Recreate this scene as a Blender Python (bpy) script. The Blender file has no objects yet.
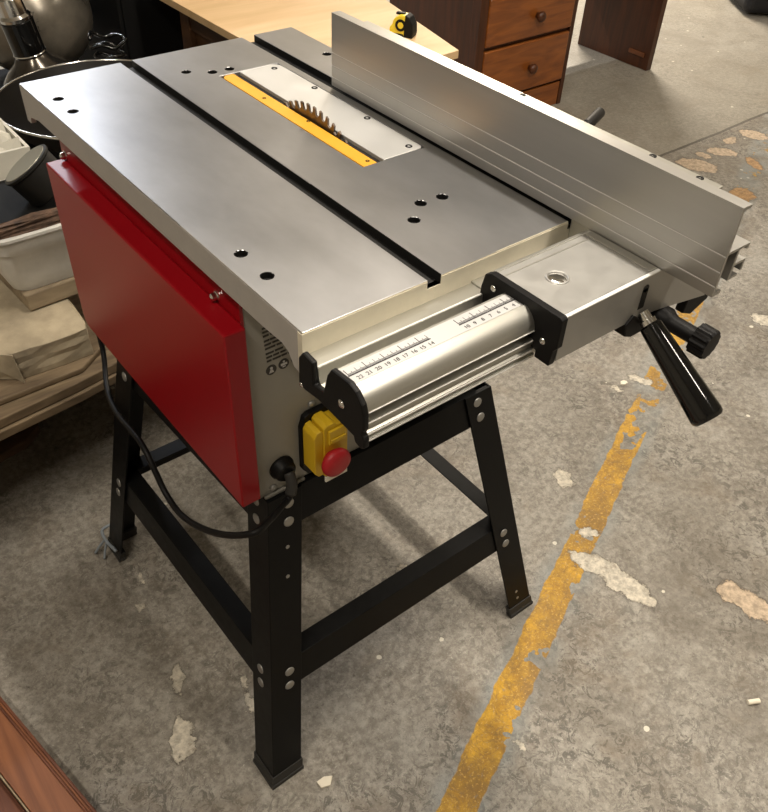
import bpy, bmesh, math, random
from mathutils import Vector, Matrix
random.seed(7)
S = bpy.context.scene
COL = S.collection

# ------------------------------------------------------------------ materials
def mat(name, base=(.5,.5,.5), rough=.5, metal=0, noise=None, bump=None, coat=0, aniso=None, trans=0, spec=None):
    """noise = (scale, amount, (sx,sy,sz)) mixes a darker/lighter tone; bump = (scale, strength)"""
    m = bpy.data.materials.new(name); m.use_nodes = True
    nt = m.node_tree; b = nt.nodes['Principled BSDF']
    b.inputs['Base Color'].default_value = (*base, 1)
    b.inputs['Roughness'].default_value = rough
    b.inputs['Metallic'].default_value = metal
    b.inputs['Coat Weight'].default_value = coat
    if trans: b.inputs['Transmission Weight'].default_value = trans
    if spec is not None: b.inputs['Specular IOR Level'].default_value = spec
    tc = nt.nodes.new('ShaderNodeTexCoord')
    if noise:
        sc, amt, st = noise
        mp = nt.nodes.new('ShaderNodeMapping'); mp.inputs['Scale'].default_value = st
        nt.links.new(tc.outputs['Object'], mp.inputs[0])
        n = nt.nodes.new('ShaderNodeTexNoise'); n.inputs['Scale'].default_value = sc
        n.inputs['Detail'].default_value = 6; n.inputs['Roughness'].default_value = .6
        nt.links.new(mp.outputs[0], n.inputs[0])
        r = nt.nodes.new('ShaderNodeValToRGB')
        r.color_ramp.elements[0].position = .3; r.color_ramp.elements[1].position = .7
        r.color_ramp.elements[0].color = (*[c*(1-amt) for c in base], 1)
        r.color_ramp.elements[1].color = (*[min(1, c*(1+amt)) for c in base], 1)
        nt.links.new(n.outputs[0], r.inputs[0]); nt.links.new(r.outputs[0], b.inputs['Base Color'])
        mr = nt.nodes.new('ShaderNodeMapRange')
        mr.inputs['To Min'].default_value = rough*.8; mr.inputs['To Max'].default_value = min(1, rough*1.25)
        nt.links.new(n.outputs[0], mr.inputs[0]); nt.links.new(mr.outputs[0], b.inputs['Roughness'])
    if bump:
        n2 = nt.nodes.new('ShaderNodeTexNoise'); n2.inputs['Scale'].default_value = bump[0]; n2.inputs['Detail'].default_value = 5
        nt.links.new(tc.outputs['Object'], n2.inputs[0])
        bp = nt.nodes.new('ShaderNodeBump'); bp.inputs['Strength'].default_value = bump[1]; bp.inputs['Distance'].default_value = .002
        nt.links.new(n2.outputs[0], bp.inputs['Height']); nt.links.new(bp.outputs[0], b.inputs['Normal'])
    return m

def wood(name, light, dark, scale=(1,1,1), rough=.45, coat=.0, rings=14, dist=3):
    m = bpy.data.materials.new(name); m.use_nodes = True
    nt = m.node_tree; b = nt.nodes['Principled BSDF']; b.inputs['Roughness'].default_value = rough
    b.inputs['Coat Weight'].default_value = coat
    tc = nt.nodes.new('ShaderNodeTexCoord'); mp = nt.nodes.new('ShaderNodeMapping'); mp.inputs['Scale'].default_value = scale
    nt.links.new(tc.outputs['Object'], mp.inputs[0])
    w = nt.nodes.new('ShaderNodeTexNoise'); w.inputs['Scale'].default_value = rings; w.inputs['Detail'].default_value = 5
    w.inputs['Distortion'].default_value = dist*.3
    nt.links.new(mp.outputs[0], w.inputs[0])
    r = nt.nodes.new('ShaderNodeValToRGB')
    r.color_ramp.elements[0].position = .32; r.color_ramp.elements[1].position = .68
    r.color_ramp.elements[0].color = (*dark, 1); r.color_ramp.elements[1].color = (*light, 1)
    nt.links.new(w.outputs[0], r.inputs[0]); nt.links.new(r.outputs[0], b.inputs['Base Color'])
    bp = nt.nodes.new('ShaderNodeBump'); bp.inputs['Strength'].default_value = .15; bp.inputs['Distance'].default_value = .002
    nt.links.new(w.outputs[0], bp.inputs['Height']); nt.links.new(bp.outputs[0], b.inputs['Normal'])
    return m

M = {}
M['steel']   = mat('ground_steel', (.44,.44,.45), .35, 1, noise=(4.5,.26,(1,.5,1)), bump=(60,.02))
M['castedge']= mat('ground_cast_edge', (.66,.61,.49), .5, .35, noise=(30,.08,(1,1,1)))
M['skirt']   = mat('painted_skirt', (.36,.335,.31), .55, .2, noise=(60,.05,(1,1,1)), bump=(200,.1))
M['slotdark']= mat('dark_slot', (.02,.019,.018), .5, .6)  # near-black colour for slots, holes and throat
M['insert']  = mat('insert_plate', (.66,.655,.64), .42, .7, noise=(20,.03,(1,1,1)))
M['yellow']  = mat('yellow_plastic', (.60,.285,.018), .45, 0, noise=(40,.05,(1,1,1)))
M['red']     = mat('red_enamel', (.26,.004,.008), .30, 0, spec=.25, bump=(160,.012))
M['gray']    = mat('gray_enamel', (.27,.26,.23), .45, .1, noise=(50,.03,(1,1,1)))
M['black']   = mat('black_powder_coat', (.0045,.0045,.0045), .40, 0, spec=.13, noise=(80,.2,(1,1,1)), bump=(300,.03))
M['plastic'] = mat('black_plastic', (.005,.0045,.0045), .5, 0, spec=.18, bump=(300,.03))
M['gloss']   = mat('glossy_black', (.004,.004,.004), .12, 0, spec=.4, coat=.35)
M['rubber']  = mat('rubber', (.018,.017,.015), .6)
M['alu']     = mat('anodised_aluminium', (.47,.46,.42), .38, .9, noise=(8,.04,(.1,6,6)))
M['fence']   = mat('fence_aluminium', (.47,.46,.44), .36, .92, noise=(6,.05,(6,.15,6)), bump=(40,.01))
M['deck']    = mat('satin_grey_deck', (.42,.41,.39), .45, .8, noise=(60,.04,(1,1,1)))
M['highlight']  = mat('painted_highlight', (.72,.71,.68), .55, .2)  # pale colour that paints highlight lines on rail, deck bead and fence
M['chrome']  = mat('chrome', (.75,.74,.72), .15, 1)
M['zinc']    = mat('zinc', (.34,.335,.32), .5, .8)
M['blade']   = mat('blade_steel', (.16,.13,.11), .35, .9, noise=(60,.3,(1,1,1)))
M['tape']    = mat('scale_tape', (.45,.445,.44), .5, .1)
M['ink']     = mat('ink', (.02,.018,.02), .7)
M['inkdark'] = mat('label_ink', (.025,.022,.02), .6)
M['buttonred']=mat('button_red', (.36,.006,.012), .5)
M['switchyel']=mat('switch_yellow', (.58,.37,.010), .5, bump=(100,.1))
M['white']   = mat('white_paint', (.7,.68,.6), .6)
M['pine']    = wood('orange_pine', (.28,.085,.014), (.155,.042,.007), (1.2,8,8), .35, .3, 5)
M['pined']   = wood('dark_pine', (.080,.021,.004), (.036,.010,.002), (8,8,.7), .45, .05, 6)
M['plank']   = wood('reddish_plank', (.20,.072,.027), (.11,.035,.013), (12,1.0,12), .5, 0, 5)
M['planke']  = wood('plank_edge', (.14,.045,.018), (.07,.020,.009), (14,1.0,14), .5, 0, 5)
M['ply']     = wood('pale_plywood', (.62,.43,.235), (.53,.355,.18), (1,6,6), .6, 0, 3)
M['plye']    = wood('plywood_edge', (.42,.25,.11), (.30,.17,.07), (1,1,40), .7, 0, 3)
M['carc']    = wood('brown_carcass', (.085,.037,.013), (.045,.018,.006), (6,1,6), .5, .1, 5)
M['bench']   = wood('bench_board', (.22,.16,.095), (.09,.062,.036), (1.5,12,8), .75, 0, 5)
M['card']    = mat('dusty_cardboard', (.34,.285,.20), .9, 0, noise=(14,.34,(1,1,1)), bump=(45,1.0))
M['block']   = wood('weathered_wood', (.32,.255,.17), (.15,.11,.07), (1.5,10,10), .8, 0, 4)
M['tub']     = mat('white_plastic', (.56,.55,.52), .45, 0, noise=(20,.12,(1,1,1)))
M['paper']   = mat('paper', (.46,.44,.38), .8, 0, noise=(14,.1,(1,1,1)))
M['rust']    = mat('rusty_metal', (.10,.06,.04), .8, .3, noise=(40,.7,(1,1,1)), bump=(60,.6))
M['darkcan'] = mat('dark_tin', (.008,.0075,.0065), .5, .0, spec=.25)
M['tinlid']  = mat('tin_lid', (.22,.21,.17), .4, .5)
M['globe']   = mat('smoked_glass', (.17,.15,.12), .28, .5, noise=(7,.6,(1,1,1)))
M['bulb']    = mat('silvered_glass', (.10,.088,.075), .18, .9, noise=(14,.35,(1,1,.3)))
M['wall']    = mat('wall_paint', (.38,.35,.29), .8, 0, noise=(3,.05,(1,1,1)))
M['ceil']    = mat('ceiling_paint', (.50,.47,.41), .85)
M['tapeyel'] = mat('tape_yellow', (.72,.55,.03), .4)
M['blackbox']= mat('black_cabinet', (.004,.004,.004), .7, 0, spec=.12)
M['bag']     = mat('black_fabric', (.010,.010,.012), .8, bump=(120,.3))
M['oldboard']= wood('dark_old_board', (.10,.055,.03), (.05,.028,.015), (1,6,6), .8, 0, 4)
M['chip']    = mat('plaster_chip', (.74,.68,.56), .9, bump=(80,.5))
M['tie']     = mat('blue_grey_plastic', (.22,.25,.28), .4)
M['brownplastic'] = mat('brown_black_metal', (.007,.006,.005), .5, 0, spec=.12)

# ---- concrete floor
def floor_material():
    m = bpy.data.materials.new('worn_concrete'); m.use_nodes = True
    nt = m.node_tree; N = nt.nodes.new; L = nt.links.new
    b = nt.nodes['Principled BSDF']
    tc = N('ShaderNodeTexCoord'); co = tc.outputs['Object']
    def noise(sc, det=6, rough=.6, dist=0, vec=co):
        n = N('ShaderNodeTexNoise'); n.inputs['Scale'].default_value = sc; n.inputs['Detail'].default_value = det
        n.inputs['Roughness'].default_value = rough; n.inputs['Distortion'].default_value = dist; L(vec, n.inputs[0]); return n.outputs[0]
    def math_(op, a, b_=None, c=None, clamp=False):
        n = N('ShaderNodeMath'); n.operation = op; n.use_clamp = clamp
        for i, v in enumerate((a, b_, c)):
            if v is None: continue
            if isinstance(v, (int, float)): n.inputs[i].default_value = v
            else: L(v, n.inputs[i])
        return n.outputs[0]
    def ramp(v, lo, hi, a=0., c=1.):
        n = N('ShaderNodeMapRange'); n.inputs['From Min'].default_value = lo; n.inputs['From Max'].default_value = hi
        n.inputs['To Min'].default_value = a; n.inputs['To Max'].default_value = c; L(v, n.inputs[0]); return n.outputs[0]
    def mix(f, a, c, mode='MIX'):
        n = N('ShaderNodeMix'); n.data_type = 'RGBA'; n.blend_type = mode
        if isinstance(f, (int, float)): n.inputs[0].default_value = f
        else: L(f, n.inputs[0])
        for i, v in ((6, a), (7, c)):
            if isinstance(v, tuple): n.inputs[i].default_value = (*v, 1)
            else: L(v, n.inputs[i])
        return n.outputs[2]
    sep = N('ShaderNodeSeparateXYZ'); L(co, sep.inputs[0]); X, Y = sep.outputs[0], sep.outputs[1]
    big = noise(1.7, 5, .6); mid = noise(9, 8, .7); fine = noise(70, 6, .75); grit = noise(190, 3, .7)
    c = mix(ramp(big, .3, .7), (.185,.160,.128), (.300,.275,.235))
    c = mix(ramp(mid, .35, .68), c, (.27,.252,.222), 'MIX')
    c = mix(ramp(mid, .40, .58, .50, 0), c, (.115,.098,.078))
    sq = noise(28, 8, .85, 2.2); c = mix(ramp(sq, .50, .60, 0, .42), c, (.10,.086,.070)); c = mix(ramp(sq, .42, .34, 0, .30), c, (.42,.385,.33)); pit = noise(85, 7, .85, .6); c = mix(ramp(pit, .55, .62, 0, .75), c, (.070,.060,.047)); c = mix(ramp(pit, .44, .36, 0, .45), c, (.48,.445,.385))
    c = mix(ramp(fine, .44, .62, 0, .65), c, (.40,.372,.32))
    # dark worn flecks
    fl = noise(46, 4, .8, 1.2)
    c = mix(math_('MULTIPLY', ramp(fl, .52, .57, 0, .9), ramp(noise(3.3), .42, .58)), c, (.105,.095,.08))
    c = mix(ramp(grit, .62, .70, 0, .6), c, (.52,.49,.43))
    c = mix(ramp(grit, .30, .38, .6, 0), c, (.09,.08,.065))
    sm = noise(3.6, 7, .72, .6); c = mix(ramp(sm, .48, .66, 0, .62), c, (.105,.085,.062)); c = mix(ramp(sm, .42, .30, 0, .45), c, (.36,.345,.31)); bl = noise(5.5, 6, .7, .4); c = mix(ramp(bl, .55, .70, 0, .45), c, (.17,.125,.08))
    # beyond the joint: smoother lighter screed
    beyond = math_('GREATER_THAN', Y, math_('ADD', math_('MULTIPLY', noise(3), .02), 1.075))
    c = mix(math_('MULTIPLY', beyond, .45), c, (.30,.275,.225))
    jn = math_('ABSOLUTE', math_('SUBTRACT', Y, math_('ADD', math_('MULTIPLY', noise(3), .02), 1.075)))
    joint = math_('LESS_THAN', jn, .006)
    joint = math_('MULTIPLY', joint, math_('GREATER_THAN', X, 1.2))
    # small white specks (voronoi)
    vo = N('ShaderNodeTexVoronoi'); vo.inputs['Scale'].default_value = 9; L(co, vo.inputs[0])
    vd = math_('ADD', vo.outputs['Distance'], math_('MULTIPLY', noise(60), .06))
    c = mix(math_('LESS_THAN', vd, .075), c, (.62,.58,.49))
    vo2 = N('ShaderNodeTexVoronoi'); vo2.inputs['Scale'].default_value = 5.3; L(co, vo2.inputs[0])
    c = mix(math_('LESS_THAN', math_('ADD', vo2.outputs['Distance'], math_('MULTIPLY', noise(50), .08)), .07), c, (.05,.042,.035))
    # yellow line: centre through (.147,-.145) and (2.162,.731)
    dx, dy = 2.162-.147, .731+.145; ln = math.hypot(dx, dy); nx, ny = -dy/ln, dx/ln
    d = math_('ADD', math_('MULTIPLY', X, nx), math_('MULTIPLY', Y, ny))
    d = math_('SUBTRACT', d, .147*nx - .145*ny)
    d = math_('ADD', d, math_('MULTIPLY', math_('SUBTRACT', noise(14, 4), .5), .018))
    d = math_('ADD', d, math_('MULTIPLY', math_('SUBTRACT', noise(60, 4), .5), .006)); dd = math_('ABSOLUTE', d)
    edge = ramp(dd, .0255, .0275, 1, 0)
    wear = noise(24, 6, .7)
    thr = ramp(X, .3, 1.3, .72, .57); thr = math_('SUBTRACT', thr, ramp(X, 1.9, 2.3, 0, .16))
    keep = ramp(math_('SUBTRACT', thr, wear), -.005, .01)
    # stretch that has nearly gone
    gap = math_('MULTIPLY', ramp(X, 1.02, 1.08), ramp(X, 1.28, 1.36, 1, 0))
    gapn = math_('GREATER_THAN', math_('SUBTRACT', noise(11, 3), math_('MULTIPLY', gap, .13)), .37)
    wm = math_('MULTIPLY', math_('MULTIPLY', edge, keep), gapn); wm = math_('MULTIPLY', wm, ramp(noise(60, 6, .8, 1.5), .36, .42, .55, 1))
    yel = mix(ramp(noise(38, 6, .7), .35, .65), (.38,.195,.010), (.60,.34,.018))
    yel = mix(ramp(noise(7, 6, .7), .44, .60, 0, .72), yel, (.17,.095,.025)); yel = mix(ramp(sq, .48, .60, 0, .7), yel, (.20,.11,.03)); yel = mix(ramp(grit, .55, .66, 0, .5), yel, (.75,.48,.12))
    cracks = N('ShaderNodeTexVoronoi'); cracks.feature = 'DISTANCE_TO_EDGE'; cracks.inputs['Scale'].default_value = 55; L(co, cracks.inputs[0])
    yel = mix(ramp(cracks.outputs['Distance'], .0, .05, .22, 0), yel, (.13,.07,.02))
    # bluish-grey worn band beside the line
    side = math_('MULTIPLY', ramp(dd, .03, .055, .5, 0), ramp(noise(9), .4, .6))
    c = mix(side, c, (.22,.245,.245))
    c = mix(wm, c, yel)
    # cream patches where the topping has broken away
    patches = [(0.673,-0.017, 0.078,0.024, -1.50,0),(0.655,0.045, 0.045,0.018, -1.25,0),(0.780,0.226, 0.030,0.015, -2.02,0),(0.713,0.093, 0.020,0.013, -0.75,0),
      (0.825,-0.19, 0.060,0.026, -1.45,1),(-0.121,0.196, 0.036,0.019, -2.12,0),(-0.078,0.291, 0.026,0.011, -1.94,0),(-0.006,0.186, 0.019,0.009, -2.06,0),
      (0.008,0.222, 0.013,0.007, -1.87,0),(2.254,0.965, 0.07,0.045, -1.14,1),(2.419,0.978, 0.055,0.032, -0.79,1),(2.204,0.751, 0.041,0.039, -1.92,2),
      (2.646,1.0, 0.05,0.04, -1.36,1),(1.638,0.302, 0.032,0.024, -1.01,0),(0.296,-0.130, 0.010,0.008, -1.21,0),(0.367,0.238, 0.018,0.008, -0.90,0),
      (1.170,0.337, 0.030,0.010, -1.09,0),(-0.036,0.515, 0.018,0.005, -1.83,0),(-0.068,0.458, 0.010,0.006, -1.41,0),(1.097,0.353, 0.015,0.008, -1.08,0),
      (2.435,0.86, 0.05,0.02, -2.03,2),(2.62,.86,.06,.04,.3,2),(2.53,1.02,.035,.02,.1,1),(2.34,1.0,.02,.03,.1,1),(2.8,.98,.05,.03,.1,1)]
    wob = N('ShaderNodeTexNoise'); wob.inputs['Scale'].default_value = 32; wob.inputs['Detail'].default_value = 9; wob.inputs['Roughness'].default_value = .72; L(co, wob.inputs[0])
    wv = N('ShaderNodeVectorMath'); wv.operation = 'SUBTRACT'; L(wob.outputs['Color'], wv.inputs[0]); wv.inputs[1].default_value = (.5,.5,.5)
    ws = N('ShaderNodeVectorMath'); ws.operation = 'SCALE'; L(wv.outputs[0], ws.inputs[0]); ws.inputs['Scale'].default_value = .062
    wa = N('ShaderNodeVectorMath'); wa.operation = 'ADD'; L(co, wa.inputs[0]); L(ws.outputs[0], wa.inputs[1])
    dists = {0: None, 1: None, 2: None}
    for (px, py, ra, rb, an, kind) in patches:
        mp = N('ShaderNodeMapping'); mp.vector_type = 'TEXTURE'
        mp.inputs['Location'].default_value = (px, py, 0); mp.inputs['Rotation'].default_value = (0, 0, an); mp.inputs['Scale'].default_value = (ra, rb, 1)
        L(wa.outputs[0], mp.inputs[0])
        le = N('ShaderNodeVectorMath'); le.operation = 'LENGTH'; 
        fx = N('ShaderNodeVectorMath'); fx.operation = 'MULTIPLY'; fx.inputs[1].default_value = (1,1,0); L(mp.outputs[0], fx.inputs[0])
        L(fx.outputs[0], le.inputs[0])
        v = le.outputs['Value']
        dists[kind] = v if dists[kind] is None else math_('MINIMUM', dists[kind], v)
    alld = math_('MINIMUM', math_('MINIMUM', dists[0], dists[1]), dists[2])
    cols = {0: (.56,.51,.42), 1: (.50,.39,.28), 2: (.40,.24,.11)}
    # dark rim of each patch
    c = mix(ramp(alld, 1.0, 1.18, .6, 0), c, (.09,.075,.06))
    for k in (1, 2, 0):
        pc = mix(ramp(noise(75, 4, .7), .38, .62), tuple(x*.62 for x in cols[k]), tuple(min(1, x*1.15) for x in cols[k]))
        pc = mix(ramp(wob.outputs[0], .36, .43, .6, 0), pc, (.20,.16,.12)); c = mix(ramp(dists[k], .96, 1.02, 1, 0), c, pc)
    c = mix(math_('MULTIPLY', joint, .8), c, (.06,.05,.04))
    L(c, b.inputs['Base Color'])
    L(ramp(mid, .3, .7, .42, .72), b.inputs['Roughness'])
    h = math_('ADD', math_('MULTIPLY', fine, .6), math_('MULTIPLY', mid, .5))
    h = math_('ADD', h, math_('MULTIPLY', grit, .25))
    h = math_('ADD', h, ramp(alld, .9, 1.05, -.5, 0))
    bp = N('ShaderNodeBump'); bp.inputs['Strength'].default_value = .7; bp.inputs['Distance'].default_value = .004
    L(h, bp.inputs['Height']); L(bp.outputs[0], b.inputs['Normal'])
    return m
M['floor'] = floor_material()

# ------------------------------------------------------------------ geometry helpers
def link(name, bm, m, parent=None, smooth=False, bevel=0, seg=2, auto=False):
    me = bpy.data.meshes.new(name)
    bmesh.ops.recalc_face_normals(bm, faces=bm.faces)
    bm.to_mesh(me); bm.free()
    o = bpy.data.objects.new(name, me); COL.objects.link(o)
    for mm in (m if isinstance(m, (list, tuple)) else [m]): me.materials.append(M[mm])
    if parent: o.parent = parent
    if smooth:
        for p in me.polygons: p.use_smooth = True
    if auto:
        for p in me.polygons: p.use_smooth = True
        me.set_sharp_from_angle(angle=math.radians(35))
    if bevel:
        bv = o.modifiers.new('bevel', 'BEVEL'); bv.width = bevel; bv.segments = seg; bv.limit_method = 'ANGLE'; bv.angle_limit = math.radians(30)
    return o

def box(bm, x0, x1, y0, y1, z0, z1, mi=0):
    vs = [bm.verts.new((x, y, z)) for z in (z0, z1) for x, y in ((x0,y0),(x1,y0),(x1,y1),(x0,y1))]
    for f in ((3,2,1,0),(4,5,6,7),(0,1,5,4),(1,2,6,5),(2,3,7,6),(3,0,4,7)):
        bm.faces.new([vs[i] for i in f]).material_index = mi
    return vs

def bxobj(name, m, parent, *dims, bevel=0, **k):
    bm = bmesh.new(); box(bm, *dims); return link(name, bm, m, parent, bevel=bevel, **k)

def prism(bm, pts, axis, a, b, mi=0):
    """pts 2D polygon; axis 'x': (y,z), 'y': (x,z), 'z': (x,y); extruded from a to b"""
    def P(p, t):
        return {'x': (t, p[0], p[1]), 'y': (p[0], t, p[1]), 'z': (p[0], p[1], t)}[axis]
    A = [bm.verts.new(P(p, a)) for p in pts]; B = [bm.verts.new(P(p, b)) for p in pts]
    n = len(pts)
    bm.faces.new(A).material_index = mi; bm.faces.new(B[::-1]).material_index = mi
    for i in range(n): bm.faces.new([A[i], B[i], B[(i+1)%n], A[(i+1)%n]]).material_index = mi
    return A, B

def frame(d):
    d = Vector(d).normalized(); up = Vector((0,0,1)) if abs(d.z) < .9 else Vector((1,0,0))
    u = d.cross(up).normalized(); v = d.cross(u).normalized(); return u, v

def lathe(bm, base, d, prof, n=32, mi=0, flute=None):
    """prof: list of (distance along d, radius)"""
    base = Vector(base); d = Vector(d).normalized(); u, v = frame(d); rings = []
    for t, r in prof:
        if r <= 1e-6: rings.append([bm.verts.new(base + d*t)]); continue
        ring = []
        for i in range(n):
            a = 2*math.pi*i/n; rr = r*(1 + (flute*(1 if (i//2) % 2 else -1) if flute else 0))
            ring.append(bm.verts.new(base + d*t + u*math.cos(a)*rr + v*math.sin(a)*rr))
        rings.append(ring)
    for A, B in zip(rings, rings[1:]):
        if len(A) == 1 and len(B) == 1: continue
        for i in range(n):
            j = (i+1) % n
            if len(A) == 1: f = [A[0], B[i], B[j]]
            elif len(B) == 1: f = [A[i], B[0], A[j]]
            else: f = [A[i], B[i], B[j], A[j]]
            bm.faces.new(f).material_index = mi
    for R in (rings[0], rings[-1]):
        if len(R) > 1: bm.faces.new(R if R is rings[0] else R[::-1]).material_index = mi

def cyl(bm, p0, p1, r, n=24, mi=0):
    p0, p1 = Vector(p0), Vector(p1); lathe(bm, p0, p1-p0, [(0, r), ((p1-p0).length, r)], n, mi)

def catmull(pts, k=8):
    P = [Vector(p) for p in pts]; P = [2*P[0]-P[1]] + P + [2*P[-1]-P[-2]]; out = []
    for i in range(1, len(P)-2):
        for s in range(k):
            t = s/k; a, b, c, d = P[i-1:i+3]
            out.append(.5*((2*b)+(c-a)*t+(2*a-5*b+4*c-d)*t*t+(3*b-a-3*c+d)*t**3))
    out.append(P[-2]); return out

def tube(bm, pts, r, n=10, k=8):
    P = catmull(pts, k); rings = []
    u = None
    for i, p in enumerate(P):
        d = (P[min(i+1, len(P)-1)] - P[max(i-1, 0)]).normalized()
        if u is None: u, _ = frame(d)
        u = (u - d*u.dot(d)).normalized(); v = d.cross(u)
        rings.append([bm.verts.new(p + u*math.cos(2*math.pi*j/n)*r + v*math.sin(2*math.pi*j/n)*r) for j in range(n)])
    for A, B in zip(rings, rings[1:]):
        for i in range(n): bm.faces.new([A[i], B[i], B[(i+1)%n], A[(i+1)%n]])
    bm.faces.new(rings[0]); bm.faces.new(rings[-1][::-1])

def empty(name, loc, label, cat, group=None):
    o = bpy.data.objects.new(name, None); COL.objects.link(o); o.location = loc
    o['label'] = label; o['category'] = cat; o.empty_display_size = .05
    if group: o['group'] = group
    return o
def reparent(o, p):           # keep world coordinates that were modelled absolutely
    o.parent = p; o.matrix_parent_inverse = Matrix.Translation(-Vector(p.location)) if p.type == 'EMPTY' else Matrix()
def tag(o, label, cat, group=None):
    o['label'] = label; o['category'] = cat
    if group: o['group'] = group
    return o
class Thing:
    """an Empty at the thing's base; parts are modelled in world coordinates and shifted under it"""
    def __init__(s, name, loc, label, cat, group=None):
        s.e = empty(name, loc, label, cat, group); s.loc = Vector(loc)
    def part(s, name, bm, m, parent=None, label=None, **k):
        if parent is None:
            bmesh.ops.translate(bm, verts=bm.verts, vec=-s.loc)
            o = link(name, bm, m, s.e, **k)
        else:
            bmesh.ops.translate(bm, verts=bm.verts, vec=-s.loc)
            o = link(name, bm, m, parent, **k)
        if label: o['label'] = label
        return o

# ------------------------------------------------------------------ the room
def struct(name, m, *d):
    o = bxobj(name, m, None, *d); o['kind'] = 'structure'; return o
RX0, RX1, RY0, RY1, RH = -2.6, 6.2, -3.2, 5.0, 2.75
struct('floor', 'floor', RX0-.1, RX1+.1, RY0-.1, RY1+.1, -.1, 0)
struct('ceiling', 'ceil', RX0-.1, RX1+.1, RY0-.1, RY1+.1, RH, RH+.1)
struct('wall_left', 'wall', RX0-.1, RX0, RY0, RY1, 0, RH)
struct('wall_right', 'wall', RX1, RX1+.1, RY0, RY1, 0, RH)
struct('wall_front', 'wall', RX0-.1, RX1+.1, RY0-.1, RY0, 0, RH)
struct('wall_back', 'wall', RX0-.1, RX1+.1, RY1, RY1+.1, 0, RH)

# ------------------------------------------------------------------ TABLE SAW
H = .86; L_ = .618; W = .398
saw = Thing('table_saw', (.226, .309, 0), 'red and grey table saw with brushed steel top on a black four-legged stand', 'table saw')

# table top: cell grid with slots and insert recess
xs = [0, .1324, .1485, .2165, .3035, .3149, .3348, W]
ys = [0, .2055, .509, L_]
TH = .012
def depth(i, j):
    if i in (1, 5): return .0095          # mitre slots run right through
    if i == 3 and j == 1: return .005     # recess for the insert
    return 0
bm = bmesh.new()
def grid_slab(bm, xs, ys, zt, zb, depth):
    nx, ny = len(xs)-1, len(ys)-1
    for i in range(nx):
        for j in range(ny):
            z = zt - depth(i, j)
            def quad(*v, mi=0): 
                f = bm.faces.new([bm.verts.new(p) for p in v]); f.material_index = mi
            dk = 1 if depth(i, j) > .006 else 0
            quad((xs[i],ys[j],z),(xs[i+1],ys[j],z),(xs[i+1],ys[j+1],z),(xs[i],ys[j+1],z), mi=dk)
            quad((xs[i],ys[j],zb),(xs[i],ys[j+1],zb),(xs[i+1],ys[j+1],zb),(xs[i+1],ys[j],zb))
            for (di, dj, a, b) in ((1,0,(xs[i+1],ys[j]),(xs[i+1],ys[j+1])),(-1,0,(xs[i],ys[j+1]),(xs[i],ys[j])),(0,1,(xs[i+1],ys[j+1]),(xs[i],ys[j+1])),(0,-1,(xs[i],ys[j]),(xs[i+1],ys[j]))):
                ni, nj = i+di, j+dj
                zo = zt - depth(ni, nj) if 0 <= ni < nx and 0 <= nj < ny else zb
                if zo < z - 1e-9:
                    mi = 1 if (0 <= ni < nx and 0 <= nj < ny and depth(ni, nj) > .006) else (2 if dj == -1 and nj < 0 else (3 if not (0 <= ni < nx and 0 <= nj < ny) else 0))
                    quad((*a,z),(*a,zo),(*b,zo),(*b,z), mi=mi)
grid_slab(bm, xs, ys, H, H-TH, depth)
bmesh.ops.remove_doubles(bm, verts=bm.verts, dist=1e-6)
holes = [(.021,.548),(.021,.505),(.188,.544),(.216,.526),(.240,.524),(.021,.13),(.021,.086),(.217,.110),(.190,.088),(.244,.108),(.378,.501),(.378,.09)]
# skirt: left side with deeper lobes at the front and back corners, then back, right and front walls
Z0 = H-TH
prof = [(L_,Z0),(L_,.814),(L_-.012,.814),(L_-.016,.823),(L_-.045,.829),(.06,.829),(.032,.8305),(.022,.827),(.014,.816),(.002,.8135),(0,.8135),(0,Z0)]
bms = bmesh.new()
prof = [(y, (z if z < Z0-1e-6 else H-.0018)) for y, z in prof]
prism(bms, prof, 'x', -.0004, .0058, 0); prism(bms, prof, 'x', W-.0058, W+.0004, 0)
box(bms, .006, W-.006, L_-.006, L_, .825, Z0, 0)
top = saw.part('tabletop', bm, ['steel','slotdark','castedge','skirt'], bevel=.0008, seg=1)
saw.part('side_skirt', bms, 'skirt', parent=top)
bmf = bmesh.new()   # milled front wall with the slot mouths showing
prism(bmf, [(-.0009,.8135),(W+.0009,.8135),(W+.0009,H-.0018),(.3349,H-.0018),(.3349,H-.0095),(.3148,H-.0095),(.3148,H-.0018),(.1486,H-.0018),(.1486,H-.0095),(.1323,H-.0095),(.1323,H-.0018),(-.0009,H-.0018)], 'y', -.0006, .006)
bmesh.ops.remove_doubles(bmf, verts=bmf.verts, dist=1e-6)
saw.part('front_wall', bmf, 'castedge', parent=top)
# holes: real bores cut through a boolean
cut = bmesh.new()
for hx, hy in holes: cyl(cut, (hx,hy,H-.0085), (hx,hy,H+.01), .0062, 20)
bmesh.ops.translate(cut, verts=cut.verts, vec=-saw.loc)
cme = bpy.data.meshes.new('cutter'); bmesh.ops.recalc_face_normals(cut, faces=cut.faces); cut.to_mesh(cme); cut.free()
co_ = bpy.data.objects.new('cutter', cme); COL.objects.link(co_); co_.parent = saw.e
cme.materials.append(M['slotdark'])
bo = top.modifiers.new('holes', 'BOOLEAN'); bo.operation = 'DIFFERENCE'; bo.object = co_; bo.solver = 'EXACT'
top.modifiers.move(1, 0)
try: bo.material_mode = 'TRANSFER'
except Exception: pass
bpy.context.view_layer.update()
dg = bpy.context.evaluated_depsgraph_get()
newme = bpy.data.meshes.new_from_object(top.evaluated_get(dg))
top.modifiers.clear(); top.data = newme
bpy.data.objects.remove(co_)
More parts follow.
